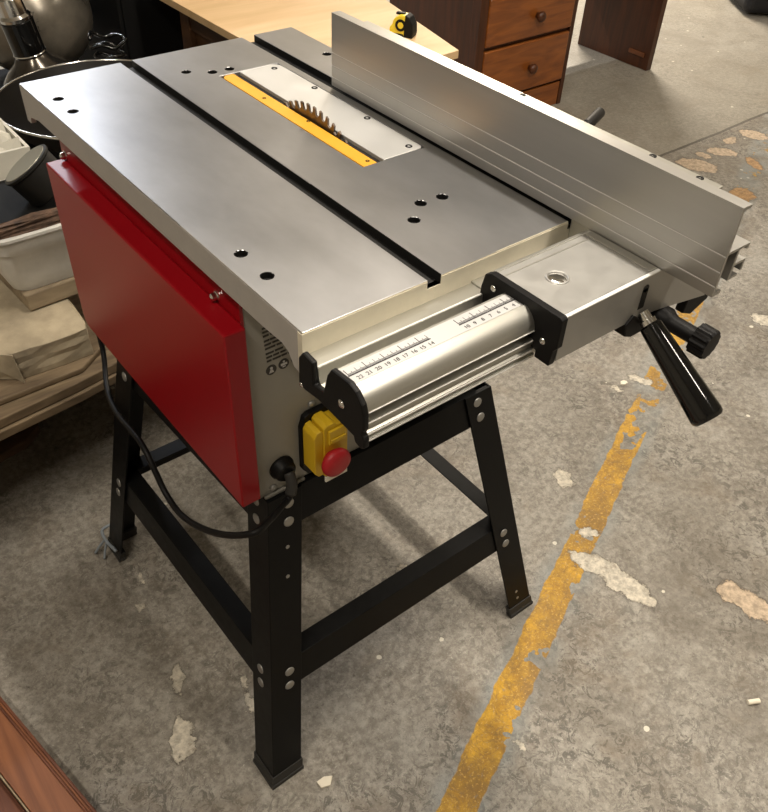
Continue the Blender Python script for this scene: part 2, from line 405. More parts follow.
for hx, hy in holes:
    b = bmesh.new(); lathe(b, (hx,hy,H-.0082), (0,0,1), [(0,.0048),(.003,.0048),(.0034,.0042),(.0034,.0022),(.0014,.0020),(.0014,0)], 12)
    saw.part('countersunk_screw', b, 'plastic', parent=top)

# insert: yellow strip, silver plate, screws
b = bmesh.new()
pts = [(.2185,.2065)] + [(.2365,.2065),(.2365,.508)] + [(.2275+.0090*math.cos(a), .499+.009*math.sin(a)) for a in [math.pi*.5+math.pi*.5*i/6 for i in range(7)]]
prism(b, pts, 'z', H-.0048, H-.0006)
yp = saw.part('insert_strip', b, 'yellow', label='yellow plastic strip', bevel=.0004, seg=1)
b = bmesh.new()
def rr(cx, cy, r, a0, n=6): return [(cx+r*math.cos(math.radians(a0+90*i/n)), cy+r*math.sin(math.radians(a0+90*i/n))) for i in range(n+1)]
pts = [(.2455,.2065)] + rr(.2955,.2135,.007,-90) + rr(.2915,.497,.011,0) + [(.2455,.508)]
prism(b, pts, 'z', H-.0048, H+.0002)
ip = saw.part('insert_plate', b, 'insert', bevel=.0004, seg=1)
for hx, hy in ((.2895,.494),(.2965,.412),(.2965,.303),(.2895,.217)):
    b = bmesh.new(); lathe(b, (hx,hy,H+.0001), (0,0,1), [(0,.0042),(.0006,.0040),(.0006,.0020),(-.001,.0018),(-.001,0)], 16)
    saw.part('insert_screw', b, 'plastic', parent=ip)
for hx, hy in ((.2275,.42),(.2300,.215),(.2345,.335)):
    b = bmesh.new(); lathe(b, (hx,hy,H-.0007), (0,0,1), [(0,.0026),(.0004,.0024),(.0004,.0012),(0,.0010),(0,0)], 14)
    saw.part('insert_screw', b, 'brownplastic', parent=yp)
# dark throat beside the blade
saw.part('throat', (lambda b: (box(b, .2366,.2454,.2066,.5079,H-.0050,H-.0040), b)[1])(bmesh.new()), 'slotdark')

# blade, toothed
b = bmesh.new(); BY, BR = .333, .125; BZ = H+.0165-BR; nt_ = 60; pr = []
for i in range(nt_):
    a = 2*math.pi*i/nt_; st = 2*math.pi/nt_
    for f, r in ((0, BR), (.30, BR-.0012), (.42, BR-.0085), (.75, BR-.0095), (.97, BR-.006)):
        pr.append((BY+r*math.cos(a+f*st), BZ+r*math.sin(a+f*st)))
c0a = b.verts.new((.2398,BY,BZ)); c0b = b.verts.new((.2422,BY,BZ))
A = [b.verts.new((.2398,*p)) for p in pr]; B = [b.verts.new((.2422,*p)) for p in pr]
for i in range(len(pr)):
    j = (i+1) % len(pr); b.faces.new([A[i],A[j],c0a]); b.faces.new([B[j],B[i],c0b]); b.faces.new([A[i],B[i],B[j],A[j]])
saw.part('saw_blade', b, 'blade')

# cabinet
CX0, CX1, CY0, CY1, CZ0 = .030, .392, .155, .592, .497
b = bmesh.new(); box(b, CX0, CX1, CY0, CY1, CZ0, .8475)
cab = saw.part('cabinet', b, 'gray', bevel=.002)
# small white flange under front-left corner of the cabinet
b = bmesh.new(); box(b, .036,.094,.1505,.1545,.486,.500); saw.part('cabinet_flange', b, 'gray', parent=cab, bevel=.001)
# cabinet screws
for sx, sz, in ((.109,.613),(.05,.507)):
    b = bmesh.new(); lathe(b, (sx,.155,sz), (0,-1,0), [(0,.005),(.002,.0046),(.0032,.003),(.0036,0)], 16); saw.part('screw', b, 'zinc', parent=cab, smooth=True)
# printed warning label
b = bmesh.new(); yL = .1548
random.seed(3)
z = .772
for r in range(13):
    x = .049 + (.0004*r)
    while x < .112:
        w = random.uniform(.004,.013); box(b, x, min(x+w, .115), yL-.0004, yL+.0002, z-.0021, z)
        x += w + random.uniform(.0008,.0025)
    z -= .0052 if r % 3 else .0068
for cx, cz in ((.0585,.689),(.0745,.690),(.0905,.691)):
    cyl(b, (cx,yL+.0002,cz), (cx,yL-.0005,cz), .0066, 28)
lab = saw.part('warning_print', b, 'inkdark', parent=cab)
b = bmesh.new()
cyl(b, (.0585,yL-.0004,.6915), (.0585,yL-.0008,.6915), .0018, 12); prism(b, [(.0555,.6855),(.0615,.6855),(.060,.6893),(.057,.6893)], 'y', yL-.0004, yL-.0008)
box(b, .0705,.0785,yL-.0008,yL-.0004,.6885,.6915); box(b, .0725,.0765,yL-.0008,yL-.0004,.6860,.6875); cyl(b, (.0745,yL-.0004,.6935), (.0745,yL-.0008,.6935), .0014, 12)
box(b, .088,.093,yL-.0008,yL-.0004,.6885,.6935)
saw.part('pictogram', b, 'tape', parent=cab)

# red belt cover on the left side
b = bmesh.new()
RZ0, RZ1, RY0_, RY1_ = .512, .766, .143, .594
pts = [(RY0_,RZ0),(RY0_,RZ1),(RY1_,RZ1),(RY1_,RZ0+.016),(RY1_-.004,RZ0+.006),(RY1_-.014,RZ0)]
prism(b, pts, 'x', .001, .0262)
cov = saw.part('side_cover', b, 'red', label='glossy red side cover', bevel=.0022, seg=3)
b = bmesh.new(); box(b, .0262,.0298,.1535,.598,.5,.822)
saw.part('cover_flange', b, 'red', parent=cov)
b = bmesh.new(); box(b, .0342,.0352,.1545,.158,.5,.80)
for sy in (.200,.586):
    b2 = bmesh.new(); lathe(b2, (.0262,sy,.7725), (-1,0,0), [(0,.0066),(.001,.0064),(.0015,.0046),(.006,.0044),(.0075,.002),(.0078,0)], 12); saw.part('cover_screw', b2, 'chrome', parent=cov, auto=True)
b.free()

# switch and socket
b = bmesh.new()
pts = [(.089,.520),(.089,.588),(.094,.604),(.100,.607),(.150,.607),(.155,.603),(.155,.512),(.150,.507),(.098,.507)]
prism(b, pts, 'y', .155, .147)
sw = saw.part('switch_plate', b, 'plastic', bevel=.001)
b = bmesh.new()
prism(b, [(.0905,.531),(.0905,.590),(.094,.596),(.1005,.598),(.103,.594),(.103,.524),(.096,.524)], 'y', .147, .1225)
prism(b, [(.103,.522),(.103,.600),(.107,.604),(.117,.604),(.121,.600),(.131,.600),(.134,.602),(.137,.596),(.137,.522),(.132,.519),(.108,.519)], 'y', .147, .1205)
box(b, .108,.132,.1165,.1205,.575,.596)
box(b, .1095,.1305,.1145,.1165,.578,.584)
sb = saw.part('switch_housing', b, 'switchyel', parent=sw, bevel=.0018, label='yellow switch housing')
b = bmesh.new(); lathe(b, (.1125,.1205,.5500), (0,-1,0), [(0,.012),(.004,.012),(.006,.0185),(.010,.0200),(.015,.0185),(.018,.0120),(.0185,0)], 36)
saw.part('stop_button', b, 'buttonred', parent=sb, smooth=True, label='round red stop button')
b = bmesh.new(); box(b, .104,.136,.1195,.122,.512,.5195); saw.part('switch_lip', b, 'white', parent=sb)
b = bmesh.new(); lathe(b, (.063,.155,.535), (0,-1,0), [(0,.0165),(.003,.0165),(.005,.0150),(.011,.0140),(.014,.0115),(.015,0)], 28)
sk = saw.part('power_inlet', b, 'plastic', auto=True)
b = bmesh.new()
cable = [(0.065, 0.138, 0.532), (0.063, 0.132, 0.52), (0.057, 0.131, 0.504), (0.042, 0.124, 0.505), (0.02, 0.113, 0.508), (-0.012, 0.1, 0.518), (-0.03, 0.153, 0.478), (-0.033, 0.241, 0.423), (-0.033, 0.297, 0.421), (-0.032, 0.354, 0.467), (-0.024, 0.459, 0.443), (-0.006, 0.54, 0.425), (0.02, 0.604, 0.441), (0.022, 0.612, 0.52), (0.03, 0.606, 0.58)]
tube(b, cable, .0042, 10, 8)
saw.part('power_cord', b, 'plastic', smooth=True, label='thin black power cord')
b = bmesh.new(); tube(b, [(.065,.141,.536),(.064,.134,.524),(.060,.131,.510)], .0070, 12, 6); saw.part('cord_boot', b, 'rubber', parent=sk, smooth=True)

# guide rail extrusion along the front edge
rail = [(-.0006,.8060),(-.0006,.8365),(-.0185,.8368),(-.0195,.8385),(-.0225,.8385),(-.0235,.8275),(-.026,.8235),(-.0415,.8235),(-.043,.8265),(-.0445,.8265),(-.0445,.846),(-.0465,.8525),(-.0485,.8550),(-.0495,.8540),
        (-.0710,.8548),(-.0722,.8562),(-.0760,.8555),(-.0815,.8520),(-.0858,.8465),(-.0880,.8405),(-.0882,.8375),(-.0820,.8368),(-.0812,.8360),(-.0812,.8285),(-.0885,.8280),(-.0890,.8235),(-.0870,.8225),(-.0870,.8185),(-.0890,.8175),(-.0890,.8140),(-.0860,.8130),(-.0860,.8100),(-.0885,.8092),(-.0885,.8066),(-.0840,.8060)]
b = bmesh.new(); prism(b, rail, 'x', -.0005, .1875); box(b, .1875,.392,-.085,-.0006,.8070,.8230); box(b, .1875,.392,-.0225,-.0006,.8230,.8385)
gr = saw.part('guide_rail', b, 'alu', auto=True)
for yy, zz in ((-.0210,.83855),(-.0455,.8492),(-.0881,.8376),(-.0887,.8272),(-.0890,.8159),(-.0885,.8080)):  # thin pale strips painting the highlights along the rail edges
    b = bmesh.new(); box(b, 0, .1812, yy-.0007, yy+.0007, zz-.0004, zz+.0004); saw.part('ridge_highlight', b, 'highlight', parent=gr)
cap = [(-.001,.810),(-.002,.839),(-.008,.8475),(-.0225,.8460),(-.0235,.824),(-.037,.826),(-.0425,.8475),(-.0480,.8570),(-.0710,.8590),(-.0800,.8560),(-.0880,.8480),(-.0910,.8390),(-.0912,.8240),(-.0900,.8225),(-.0890,.8185),(-.0910,.8165),(-.0925,.8140),(-.0925,.8060),(-.088,.8020),(-.0800,.8035),(-.0780,.8090),(-.0620,.8100),(-.0300,.8120),(-.0100,.8090)]
b = bmesh.new(); prism(b, cap, 'x', -.0062, -.0006)
ec = saw.part('rail_end_cap', b, 'plastic', parent=gr, bevel=.0015, seg=2)
b = bmesh.new(); lathe(b, (-.0062,-.063,.8325), (-1,0,0), [(0,.0042),(.0012,.0040),(.0022,.0022),(.0024,0)], 16); saw.part('screw', b, 'chrome', parent=gr, smooth=True)
b = bmesh.new(); lathe(b, (-.0062,-.006,.8125), (-1,0,0), [(0,.0026),(.0012,.0022),(.0016,0)], 12); saw.part('screw', b, 'chrome', parent=gr, smooth=True)
# scale tape: two ruled stretches with a blank label between
def tz(y): return .8541 + (-.0495 - y)/.0215*.0007
def flat(b, x0, x1, y0, y1, up=.0003):
    vs = [b.verts.new((x, y, tz(y)+up)) for x, y in ((x0,y0),(x1,y0),(x1,y1),(x0,y1))]
    r = bmesh.ops.extrude_face_region(b, geom=[b.faces.new(vs)]); bmesh.ops.translate(b, verts=[v for v in r['geom'] if isinstance(v, bmesh.types.BMVert)], vec=(0,0,.00015))
b = bmesh.new(); flat(b, .0005, .1812, -.0706, -.0500, .0001)
st = saw.part('scale_tape', b, 'tape', parent=gr, label='pale printed measuring tape')
b = bmesh.new()
def ruled(x0, n, first):
    flat(b, x0-.001, x0+n*.009+.001, -.0614, -.0602)
    for i in range(n*10+1):
        x = x0 + i*.0009; l = .0062 if i % 10 == 0 else (.0042 if i % 5 == 0 else .0026)
        flat(b, x-.00016, x+.00016, -.0604, -.0604+l)
        if i % 20 == 0: flat(b, x-.00028, x+.00028, -.0604, -.0604+.0082)
ruled(.0025, 9, 22); ruled(.1170, 7, 7)
saw.part('scale_marks', b, 'ink', parent=st)
def text_mesh(txt, size, loc, m, parent, name, rot=0):
    cu = bpy.data.curves.new('t', 'FONT'); cu.body = txt; cu.size = size; cu.extrude = .00008; cu.align_x = 'CENTER'
    to = bpy.data.objects.new('t', cu); COL.objects.link(to); bpy.context.view_layer.update()
    me = bpy.data.meshes.new_from_object(to.evaluated_get(bpy.context.evaluated_depsgraph_get()))
    bpy.data.objects.remove(to); b = bmesh.new(); b.from_mesh(me); bpy.data.meshes.remove(me)
    bmesh.ops.rotate(b, verts=b.verts, matrix=Matrix.Rotation(rot, 3, 'Z'), cent=(0,0,0)); bmesh.ops.translate(b, verts=b.verts, vec=loc)
    return b
def digits(x0, n, first, step):
    big = bmesh.new()
    for i in range(n):
        t = text_mesh(str(first+i*step), .0058, (x0+i*.009, -.0683, tz(-.066)+.0005), 'ink', None, 'd')
        me = bpy.data.meshes.new('q'); t.to_mesh(me); t.free(); big.from_mesh(me); bpy.data.meshes.remove(me)
    saw.part('scale_numbers', big, 'ink', parent=st)
digits(.0085, 9, 22, -1); digits(.1200, 7, 10, -1)

# fence carriage on the rail
FX = .3165
DZ = .8618
b = bmesh.new()
box(b, .1885, .292, -.1115, -.1075, .8155, DZ)            # front face plate
prism(b, [(.292,.8165),(.292,DZ),(.392,DZ),(.418,.822),(.414,.796),(.330,.812)], 'y', -.1115, -.1075)
box(b, .1885, FX, -.1080, -.0250, DZ-.004, DZ)            # top deck
box(b, .1885, FX, -.0290, -.0250, .828, DZ-.003)          # back wall
ca = saw.part('fence_carriage', b, 'deck')
b = bmesh.new(); box(b, .1890, FX-.001, -.1125, -.1085, DZ-.0008, DZ+.0012); saw.part('deck_bead', b, 'highlight', parent=ca, bevel=.0008)  # front bead in the pale colour, its bright edge line painted in
b = bmesh.new(); box(b, .1890, FX-.001, -.0285, -.0245, DZ-.0008, DZ+.0008); saw.part('deck_bead', b, 'alu', parent=ca, bevel=.0006)
b = bmesh.new(); box(b, .1890, FX-.001, -.0370, -.0355, DZ-.0008, DZ+.0003); saw.part('deck_bead', b, 'alu', parent=ca)
b = bmesh.new(); box(b, .306, FX-.001, -.108, -.029, DZ-.0004, DZ+.0014); saw.part('deck_bead', b, 'alu', parent=ca, bevel=.0006)
b = bmesh.new()
rings = []
RCX, RCY = .2285, -.0655
for r, z in ((.0088,0),(.0092,.0010),(.0100,.0013),(.0108,.0010),(.0112,0)):
    rings.append([b.verts.new((RCX+r*math.cos(2*math.pi*i/40), RCY+r*math.sin(2*math.pi*i/40), DZ+z)) for i in range(40)])
for A, B in zip(rings, rings[1:]):
    for i in range(40): b.faces.new([A[i],A[(i+1)%40],B[(i+1)%40],B[i]])
saw.part('lens_ring', b, 'deck', parent=ca, smooth=True)
b = bmesh.new(); lathe(b, (RCX,RCY,DZ), (0,0,1), [(0,.0088),(.0002,.0086),(.0007,.004),(.0008,0)], 32); saw.part('lens', b, 'chrome', parent=ca, smooth=True)
b = bmesh.new()
pl = [(-.0180,.8270),(-.0190,.8460),(-.0220,.8600),(-.0290,.8640),(-.1120,.8650),(-.1150,.8630),(-.1150,.8340),(-.1115,.8290),(-.1100,.8120),(-.0930,.8120),(-.0930,.8190),(-.0500,.8280)]
prism(b, pl, 'x', .1815, .1890)
cp = saw.part('carriage_plate', b, 'plastic', parent=ca, bevel=.0008)
for sy, sz in ((-.0345,.8515),(-.0990,.8330)):
    b = bmesh.new(); lathe(b, (.1815,sy,sz), (-1,0,0), [(0,.0036),(.001,.0033),(.002,.0018),(.0022,0)], 16); saw.part('screw', b, 'chrome', parent=cp, smooth=True)
# clamp bracket, slot and lever at the right end
b = bmesh.new(); cyl(b, (.3005,-.1116,.8480), (.3005,-.1119,.8480), .0042, 16); box(b, .2965,.3045,-.1119,-.1114,.826,.848); saw.part('lever_slot', b, 'slotdark', parent=ca)
b = bmesh.new(); prism(b, [(.281,.8150),(.290,.8235),(.300,.8160),(.318,.8120),(.318,.796),(.295,.796),(.284,.801)], 'y', -.1140, -.0950)
saw.part('clamp_bracket', b, 'plastic', parent=ca, bevel=.0015)
b = bmesh.new(); prism(b, [(.388,.806),(.418,.812),(.432,.800),(.426,.786),(.402,.776),(.385,.784)], 'y', -.110, -.100)
saw.part('clamp_bracket', b, 'plastic', parent=ca, bevel=.0015)
lv0, lv1 = Vector((.306,-.1150,.8170)), Vector((.306,-.2080,.7560)); d = (lv1-lv0).normalized()
b = bmesh.new(); lathe(b, lv0-d*.004, d, [(0,.0060),(.008,.0060),(.0085,.0080),(.013,.0080),(.0135,.007)], 28); saw.part('lever_collar', b, 'chrome', parent=ca, auto=True)
b = bmesh.new(); ln = (lv1-lv0).length
lathe(b, lv0+d*.0095, d, [(0,.0090),(.0015,.0108),(ln*.5,.0135),(ln-.014,.0158),(ln-.0105,.0152),(ln-.0085,.0134),(ln-.0080,0)], 48)
saw.part('lever_handle', b, 'gloss', parent=ca, auto=True, label='tapered glossy black lever grip')
kb = Vector((.345,-.099,.797)); kd = Vector((.06,-1,-.03)).normalized()
b = bmesh.new(); lathe(b, kb, kd, [(0,.0125),(.018,.0125),(.022,.0100),(.026,.0085),(.050,.0085),(.052,.010)], 28)
ks = saw.part('knob_shaft', b, 'plastic', parent=ca, auto=True)
b = bmesh.new(); lathe(b, kb+kd*.050, kd, [(0,.012),(.001,.0150),(.016,.0150),(.018,.0138),(.0185,0)], 48, flute=.04)
saw.part('adjusting_knob', b, 'plastic', parent=ca, label='ribbed black adjusting knob')

# rip fence: hollow aluminium extrusion with ribs and a lower flange
FY0, FY1 = -.166, .403
FZ0, FZ1 = .8625, .9490
b = bmesh.new()
t = .0030
fp = [(FX,FZ0),(FX,.8722),(FX+.0006,.8726),(FX+.0006,.8735),(FX,.8739),(FX,.8866),(FX+.0006,.8870),(FX+.0006,.8879),(FX,.8883),(FX,.9020),(FX+.0006,.9024),(FX+.0006,.9033),(FX,.9037),
      (FX,FZ1),(FX+.0125,FZ1),(FX+.0125,FZ1-t),(FX+t,FZ1-t),(FX+t,.9065),(FX+.034,.9065),(FX+.034,.9005),(FX+.0315,.9005),(FX+.0315,.9040),(FX+.020,.9040),(FX+.020,.8900),(FX+.036,.8900),(FX+.036,.8785),(FX+.0335,.8785),(FX+.0335,.8875),(FX+.020,.8875),(FX+.020,.8760),(FX+.031,.8760),(FX+.031,.8735),(FX+.017,.8735),(FX+.017,.9040),(FX+t,.9040),(FX+t,.8660),(FX+.012,.8660),(FX+.012,FZ0)]
# the end is cut slightly raked
A, B = prism(b, fp, 'y', FY0, FY1)
fe = saw.part('rip_fence', b, 'fence', label='tall brushed aluminium rip fence')
b = bmesh.new()
for z in (.8731,.8875,.9029):
    box(b, FX-.0002, FX+.0003, FY0+.0005, FY1-.0005, z-.00028, z+.00028)
saw.part('groove_highlight', b, 'highlight', parent=fe)  # pale strips painting the light caught in the fence grooves
b = bmesh.new(); box(b, FX+.0125, FX+.0215, -.132, .36, FZ1-.0045, FZ1-.0012); box(b, FX+.0125, FX+.0155, -.132, .36, .905, FZ1-.002)
fb = saw.part('fence_backing_angle', b, 'alu', parent=fe, bevel=.0005)
for y in (-.112,-.062,.10):
    b = bmesh.new(); lathe(b, (FX+.0165,y,FZ1-.0013), (0,0,1), [(0,.0036),(.0007,.0034),(.0008,.0016),(0,.0014),(0,0)], 16); saw.part('fence_bolt', b, 'plastic', parent=fb)
b = bmesh.new(); lathe(b, (0.3428,0.0302,0.9312), (0.0420,0.0180,-0.0020), [(0,.0040),(0.0252,.0040),(0.0274,.0056),(0.0686,.0056),(0.0723,.004),(0.0732,0)], 20)
saw.part('fence_clamp_knob', b, 'plastic', parent=fe, auto=True)
b = bmesh.new(); box(b, .3175,.385,-.100,-.0010,.8390,.8620); saw.part('fence_foot', b, 'alu', parent=fe, bevel=.001)

# ---- stand: four splayed angle-iron legs
ZT = .497
def legx(side, z, back=False): return (-.0485 + (.140 if back else .168)*z) if side < 0 else (.5015 - .185*z)
def legy(side, z): return (.0472 + .195*z) if side < 0 else (.6207 - .175*z)
LT, LWd = .003, .050
for sx in (-1, 1):
    for sy in (-1, 1):
        b = bmesh.new()
        def ring(z):
            X, Y = legx(sx, z, sy > 0), legy(sy, z); ix, iy = -sx, -sy
            return [(X,Y,z),(X+ix*LWd,Y,z),(X+ix*LWd,Y+iy*LT,z),(X+ix*LT,Y+iy*LT,z),(X+ix*LT,Y+iy*LWd,z),(X,Y+iy*LWd,z)]
        lo = [b.verts.new(p) for p in ring(.004)]; hi = [b.verts.new(p) for p in ring(ZT)]
        b.faces.new(lo); b.faces.new(hi[::-1])
        for i in range(6): b.faces.new([lo[i], hi[i], hi[(i+1)%6], lo[(i+1)%6]])
        leg = saw.part('stand_leg', b, 'black', bevel=.0008)
        # rubber foot
        b = bmesh.new(); X, Y = legx(sx, 0), legy(sy, 0); e = .0025
        def fring(z, g):
            X, Y = legx(sx, z, sy > 0), legy(sy, z)
            return [(X+sx*g,Y+sy*g,z),(X-sx*(LWd+g),Y+sy*g,z),(X-sx*(LWd+g),Y-sy*(LT+e+.004),z),(X-sx*(LT+e+.004),Y-sy*(LT+e+.004),z),(X-sx*(LT+e+.004),Y-sy*(LWd+g),z),(X+sx*g,Y-sy*(LWd+g),z)]
        rs = [[b.verts.new(p) for p in fring(z, g)] for z, g in ((0,.0028),(.006,.0028),(.007,.0016),(.022,.0016))]
        b.faces.new(rs[0]); b.faces.new(rs[-1][::-1])
        for R0, R1 in zip(rs, rs[1:]):
            for i in range(6): b.faces.new([R0[i], R1[i], R1[(i+1)%6], R0[(i+1)%6]])
        saw.part('rubber_foot', b, 'rubber', parent=leg)
        # bolts on both faces
        for z in ([.482,.455,.208,.183]):
            X, Y = legx(sx, z, sy > 0), legy(sy, z)
            for face in ('f','s'):
                if face == 'f': p = (X-sx*.030, Y, z); dr = (0, sy, -sy*sy*.0+.15)
                else: p = (X, Y-sy*.028, z); dr = (sx, 0, .15)
                b = bmesh.new(); lathe(b, p, dr, [(-.001,.0074),(.0006,.0074),(.0012,.0064),(.0018,.0045),(.0020,0)], 18)
                saw.part('bolt', b, 'zinc', parent=leg, smooth=True)
        for z in (.418,.372) if sy < 0 and sx < 0 else (.055,.038):
            X, Y = legx(sx, z, sy > 0), legy(sy, z)
            b = bmesh.new()
            lathe(b, (X-sx*.028, Y, z), (0,sy,.15), [(-.001,.0028),(.0006,.0028),(.0007,0)], 12)
            saw.part('bolt_hole', b, 'zinc', parent=leg)
# stretchers: C-channels inside the legs, at low height, and top rails
def channel(ax, side, z0, z1, dep, name, top=True):
    b = bmesh.new()
    if ax == 'x':
        for i, z in enumerate((z0, z1)): pass
        pass
        ya, yb = legy(side, z0)-side*(LT+.0006), legy(side, z1)-side*(LT+.0006); k = -side
        sec0 = [(ya,z0),(yb,z1),(yb+k*dep,z1),(yb+k*dep,z1-.0025),(yb+k*.0025,z1-.0025),(ya+k*.0025,z0)]
        V = []
        for s in (0, 1):
            V.append([b.verts.new((legx(-1 if s == 0 else 1, zz, side > 0)+(LT+.0006 if s == 0 else -LT-.0006), yy, zz)) for yy, zz in sec0])
    else:
        k = -side
        xa, xb = legx(side, z0)-side*(LT+.0006), legx(side, z1)-side*(LT+.0006)
        sec0 = [(xa,z0),(xb,z1),(xb+k*dep,z1),(xb+k*dep,z1-.0025),(xb+k*.0025,z1-.0025),(xa+k*.0025,z0)]
        V = []
        for s in (0, 1):
            V.append([b.verts.new((xx + (legx(side, zr, s == 1)-legx(side, zr)), legy(-1 if s == 0 else 1, zz)+(LT+.0036 if s == 0 else -LT-.0036), zz)) for (xx, zz), zr in zip(sec0, (z0,z1,z1,z1,z1,z0))])
    n = 6
    b.faces.new(V[0]); b.faces.new(V[1][::-1])
    for i in range(n): b.faces.new([V[0][i], V[1][i], V[1][(i+1)%n], V[0][(i+1)%n]])
    return saw.part(name, b, 'black', bevel=.0006)
for side in (-1, 1):
    channel('x', side, .173, .223, .028, 'stretcher'); channel('y', side, .173, .223, .028, 'stretcher')
    channel('x', side, .442, .4960, .020, 'top_rail'); channel('y', side, .442, .4960, .020, 'top_rail')
# cable tie twisted round the rear-left foot
b = bmesh.new(); tube(b, [(-.051,.570,.032),(-.056,.600,.036),(-.052,.624,.040),(-.030,.624,.044)], .003, 8, 6); tube(b, [(-.055,.605,.036),(-.068,.610,.018),(-.078,.612,.004)], .0025, 8, 6); tube(b, [(-.055,.600,.036),(-.064,.595,.018),(-.070,.590,.004)], .0022, 8, 6)
saw.part('cable_tie', b, 'tie', smooth=True)

# ------------------------------------------------------------------ surroundings: right and far
# brown cabinet under the plywood
cb = Thing('storage_cabinet', (.80,1.2,0), 'low brown wooden cabinet under the pale plywood sheet behind the saw', 'cabinet')
b = bmesh.new(); box(b, .672,.925,.92,1.51,.0,.632); cw = cb.part('carcass', b, 'carc', bevel=.002)
b = bmesh.new(); box(b, .655,.672,1.47,1.512,0,.630); box(b, .655,.672,.92,.94,0,.630); box(b, .660,.672,.94,1.47,.575,.630); box(b, .660,.672,.94,1.47,0,.06)
cb.part('side_frame', b, 'carc', parent=cw, bevel=.002)
b = bmesh.new(); prism(b, [(.622,.84),(.973,.862),(1.052,1.211),(1.145,1.640),(.618,1.640)], 'z', .633, .650)
o = link('plywood_sheet', b, ['ply'], None, bevel=.001); tag(o, 'pale tan plywood sheet lying on the brown cabinet behind the rip fence', 'plywood')
# tape measure
tm = Thing('tape_measure', (.928,1.000,.6503), 'small yellow and black tape measure lying on the pale plywood sheet', 'tape measure')
R = Matrix.Rotation(math.radians(-62), 4, 'Z') @ Matrix.Scale(.82, 4)
def tpart(name, build, m, parent=None, **k):
    b = bmesh.new(); build(b); b.transform(Matrix.Translation((.928,1.000,.6503)) @ R); return tm.part(name, b, m, parent, **k)
def tb(b):
    pts = [(-.030,0),(.030,0),(.034,.010)] + [(.006+.028*math.cos(math.radians(a)), .028+.026*math.sin(math.radians(a))) for a in range(0,181,15)] + [(-.030,.020)]
    prism(b, pts, 'y', -.016, .016)
tc_ = tpart('case', tb, 'tapeyel', bevel=.003)
tpart('grip', lambda b: (prism(b, [(.012,0),(.036,0),(.038,.012),(.036,.034),(.026,.050),(.014,.056)], 'y', -.0175, .0175), box(b, -.031,.012,-.0175,.0175,0,.008)), 'plastic', tc_, bevel=.002)
tpart('side_badge', lambda b: cyl(b, (.003,-.0163,.029), (.003,-.0178,.029), .015, 28), 'plastic', tc_)
tpart('side_ring', lambda b: cyl(b, (.003,-.0177,.029), (.003,-.0184,.029), .008, 28), 'tapeyel', tc_)
tpart('top_lock', lambda b: box(b, -.016,.008,-.006,.006,.051,.057), 'plastic', tc_, bevel=.001)
tpart('hook', lambda b: box(b, -.036,-.030,-.008,.008,-.000,.006), 'chrome', tc_)

# pine pedestal desk
dk = Thing('pedestal_desk', (2.3,1.85,0), 'orange pine kneehole desk with round-knobbed drawers in the background', 'desk')
b = bmesh.new(); box(b, 1.785,2.245,1.612,2.10,.0,.72)
ped = dk.part('pedestal', b, 'pined', bevel=.002)
for d_ in ((1.765,1.800,1.600,1.640,0,.72),(2.230,2.250,1.600,1.640,0,.72),(1.765,1.79,1.641,2.10,.64,.72)):
    b = bmesh.new(); box(b, *d_); dk.part('frame_rail', b, 'pined', parent=ped, bevel=.001)
b = bmesh.new(); box(b, 1.800,2.230,1.603,1.612,.0,.088); dk.part('plinth', b, 'pine', parent=ped, bevel=.003)
for z0, z1 in ((.098,.272),(.286,.440),(.454,.60)):
    b = bmesh.new(); box(b, 1.803,2.228,1.596,1.612,z0,z1)
    dr = dk.part('drawer', b, 'pine', bevel=.005, seg=3)
    b = bmesh.new(); lathe(b, (2.038,1.596,(z0+z1)/2-.006), (0,-1,0), [(0,.010),(.008,.009),(.012,.016),(.020,.0185),(.027,.015),(.031,.007),(.032,0)], 24)
    dk.part('knob', b, 'pined', parent=dr, smooth=True)
b = bmesh.new(); box(b, 2.815,2.848,1.635,2.02,0,.72)
rp = dk.part('end_panel', b, 'pined', bevel=.002, label='dark reddish end panel')
b = bmesh.new(); box(b, 2.808,2.815,1.66,1.74,.048,.066); dk.part('foot_block', b, 'plank', parent=rp, bevel=.002)
b = bmesh.new(); box(b, 2.245,2.815,2.00,2.02,.24,.72); dk.part('modesty_panel', b, 'pined')
b = bmesh.new(); box(b, 1.73,2.88,1.56,2.13,.72,.745); dk.part('desktop', b, 'pine', bevel=.004)

# black bag far right
bg = Thing('tool_case', (4.2,1.95,0), 'black rounded case on the floor at the far right corner', 'case')
b = bmesh.new(); box(b, 3.93,4.42,1.80,2.16,.012,.30)
bmesh.ops.rotate(b, verts=b.verts, matrix=Matrix.Rotation(math.radians(-38), 3, 'Z'), cent=(3.93,1.98,0))
bc = bg.part('case_body', b, 'bag', bevel=.04, seg=5)
b = bmesh.new(); tube(b, [(4.10,1.80,.29),(4.12,1.78,.34),(4.24,1.70,.34),(4.26,1.68,.29)], .010, 10, 6); bg.part('case_handle', b, 'plastic', parent=bc, smooth=True)
for (x, y) in ((4.00,1.90),(4.12,2.04),(4.28,1.72),(4.38,1.86)):
    b = bmesh.new(); cyl(b, (x,y,0), (x,y,.03), .018, 14); bg.part('foot', b, 'rubber', parent=bc)

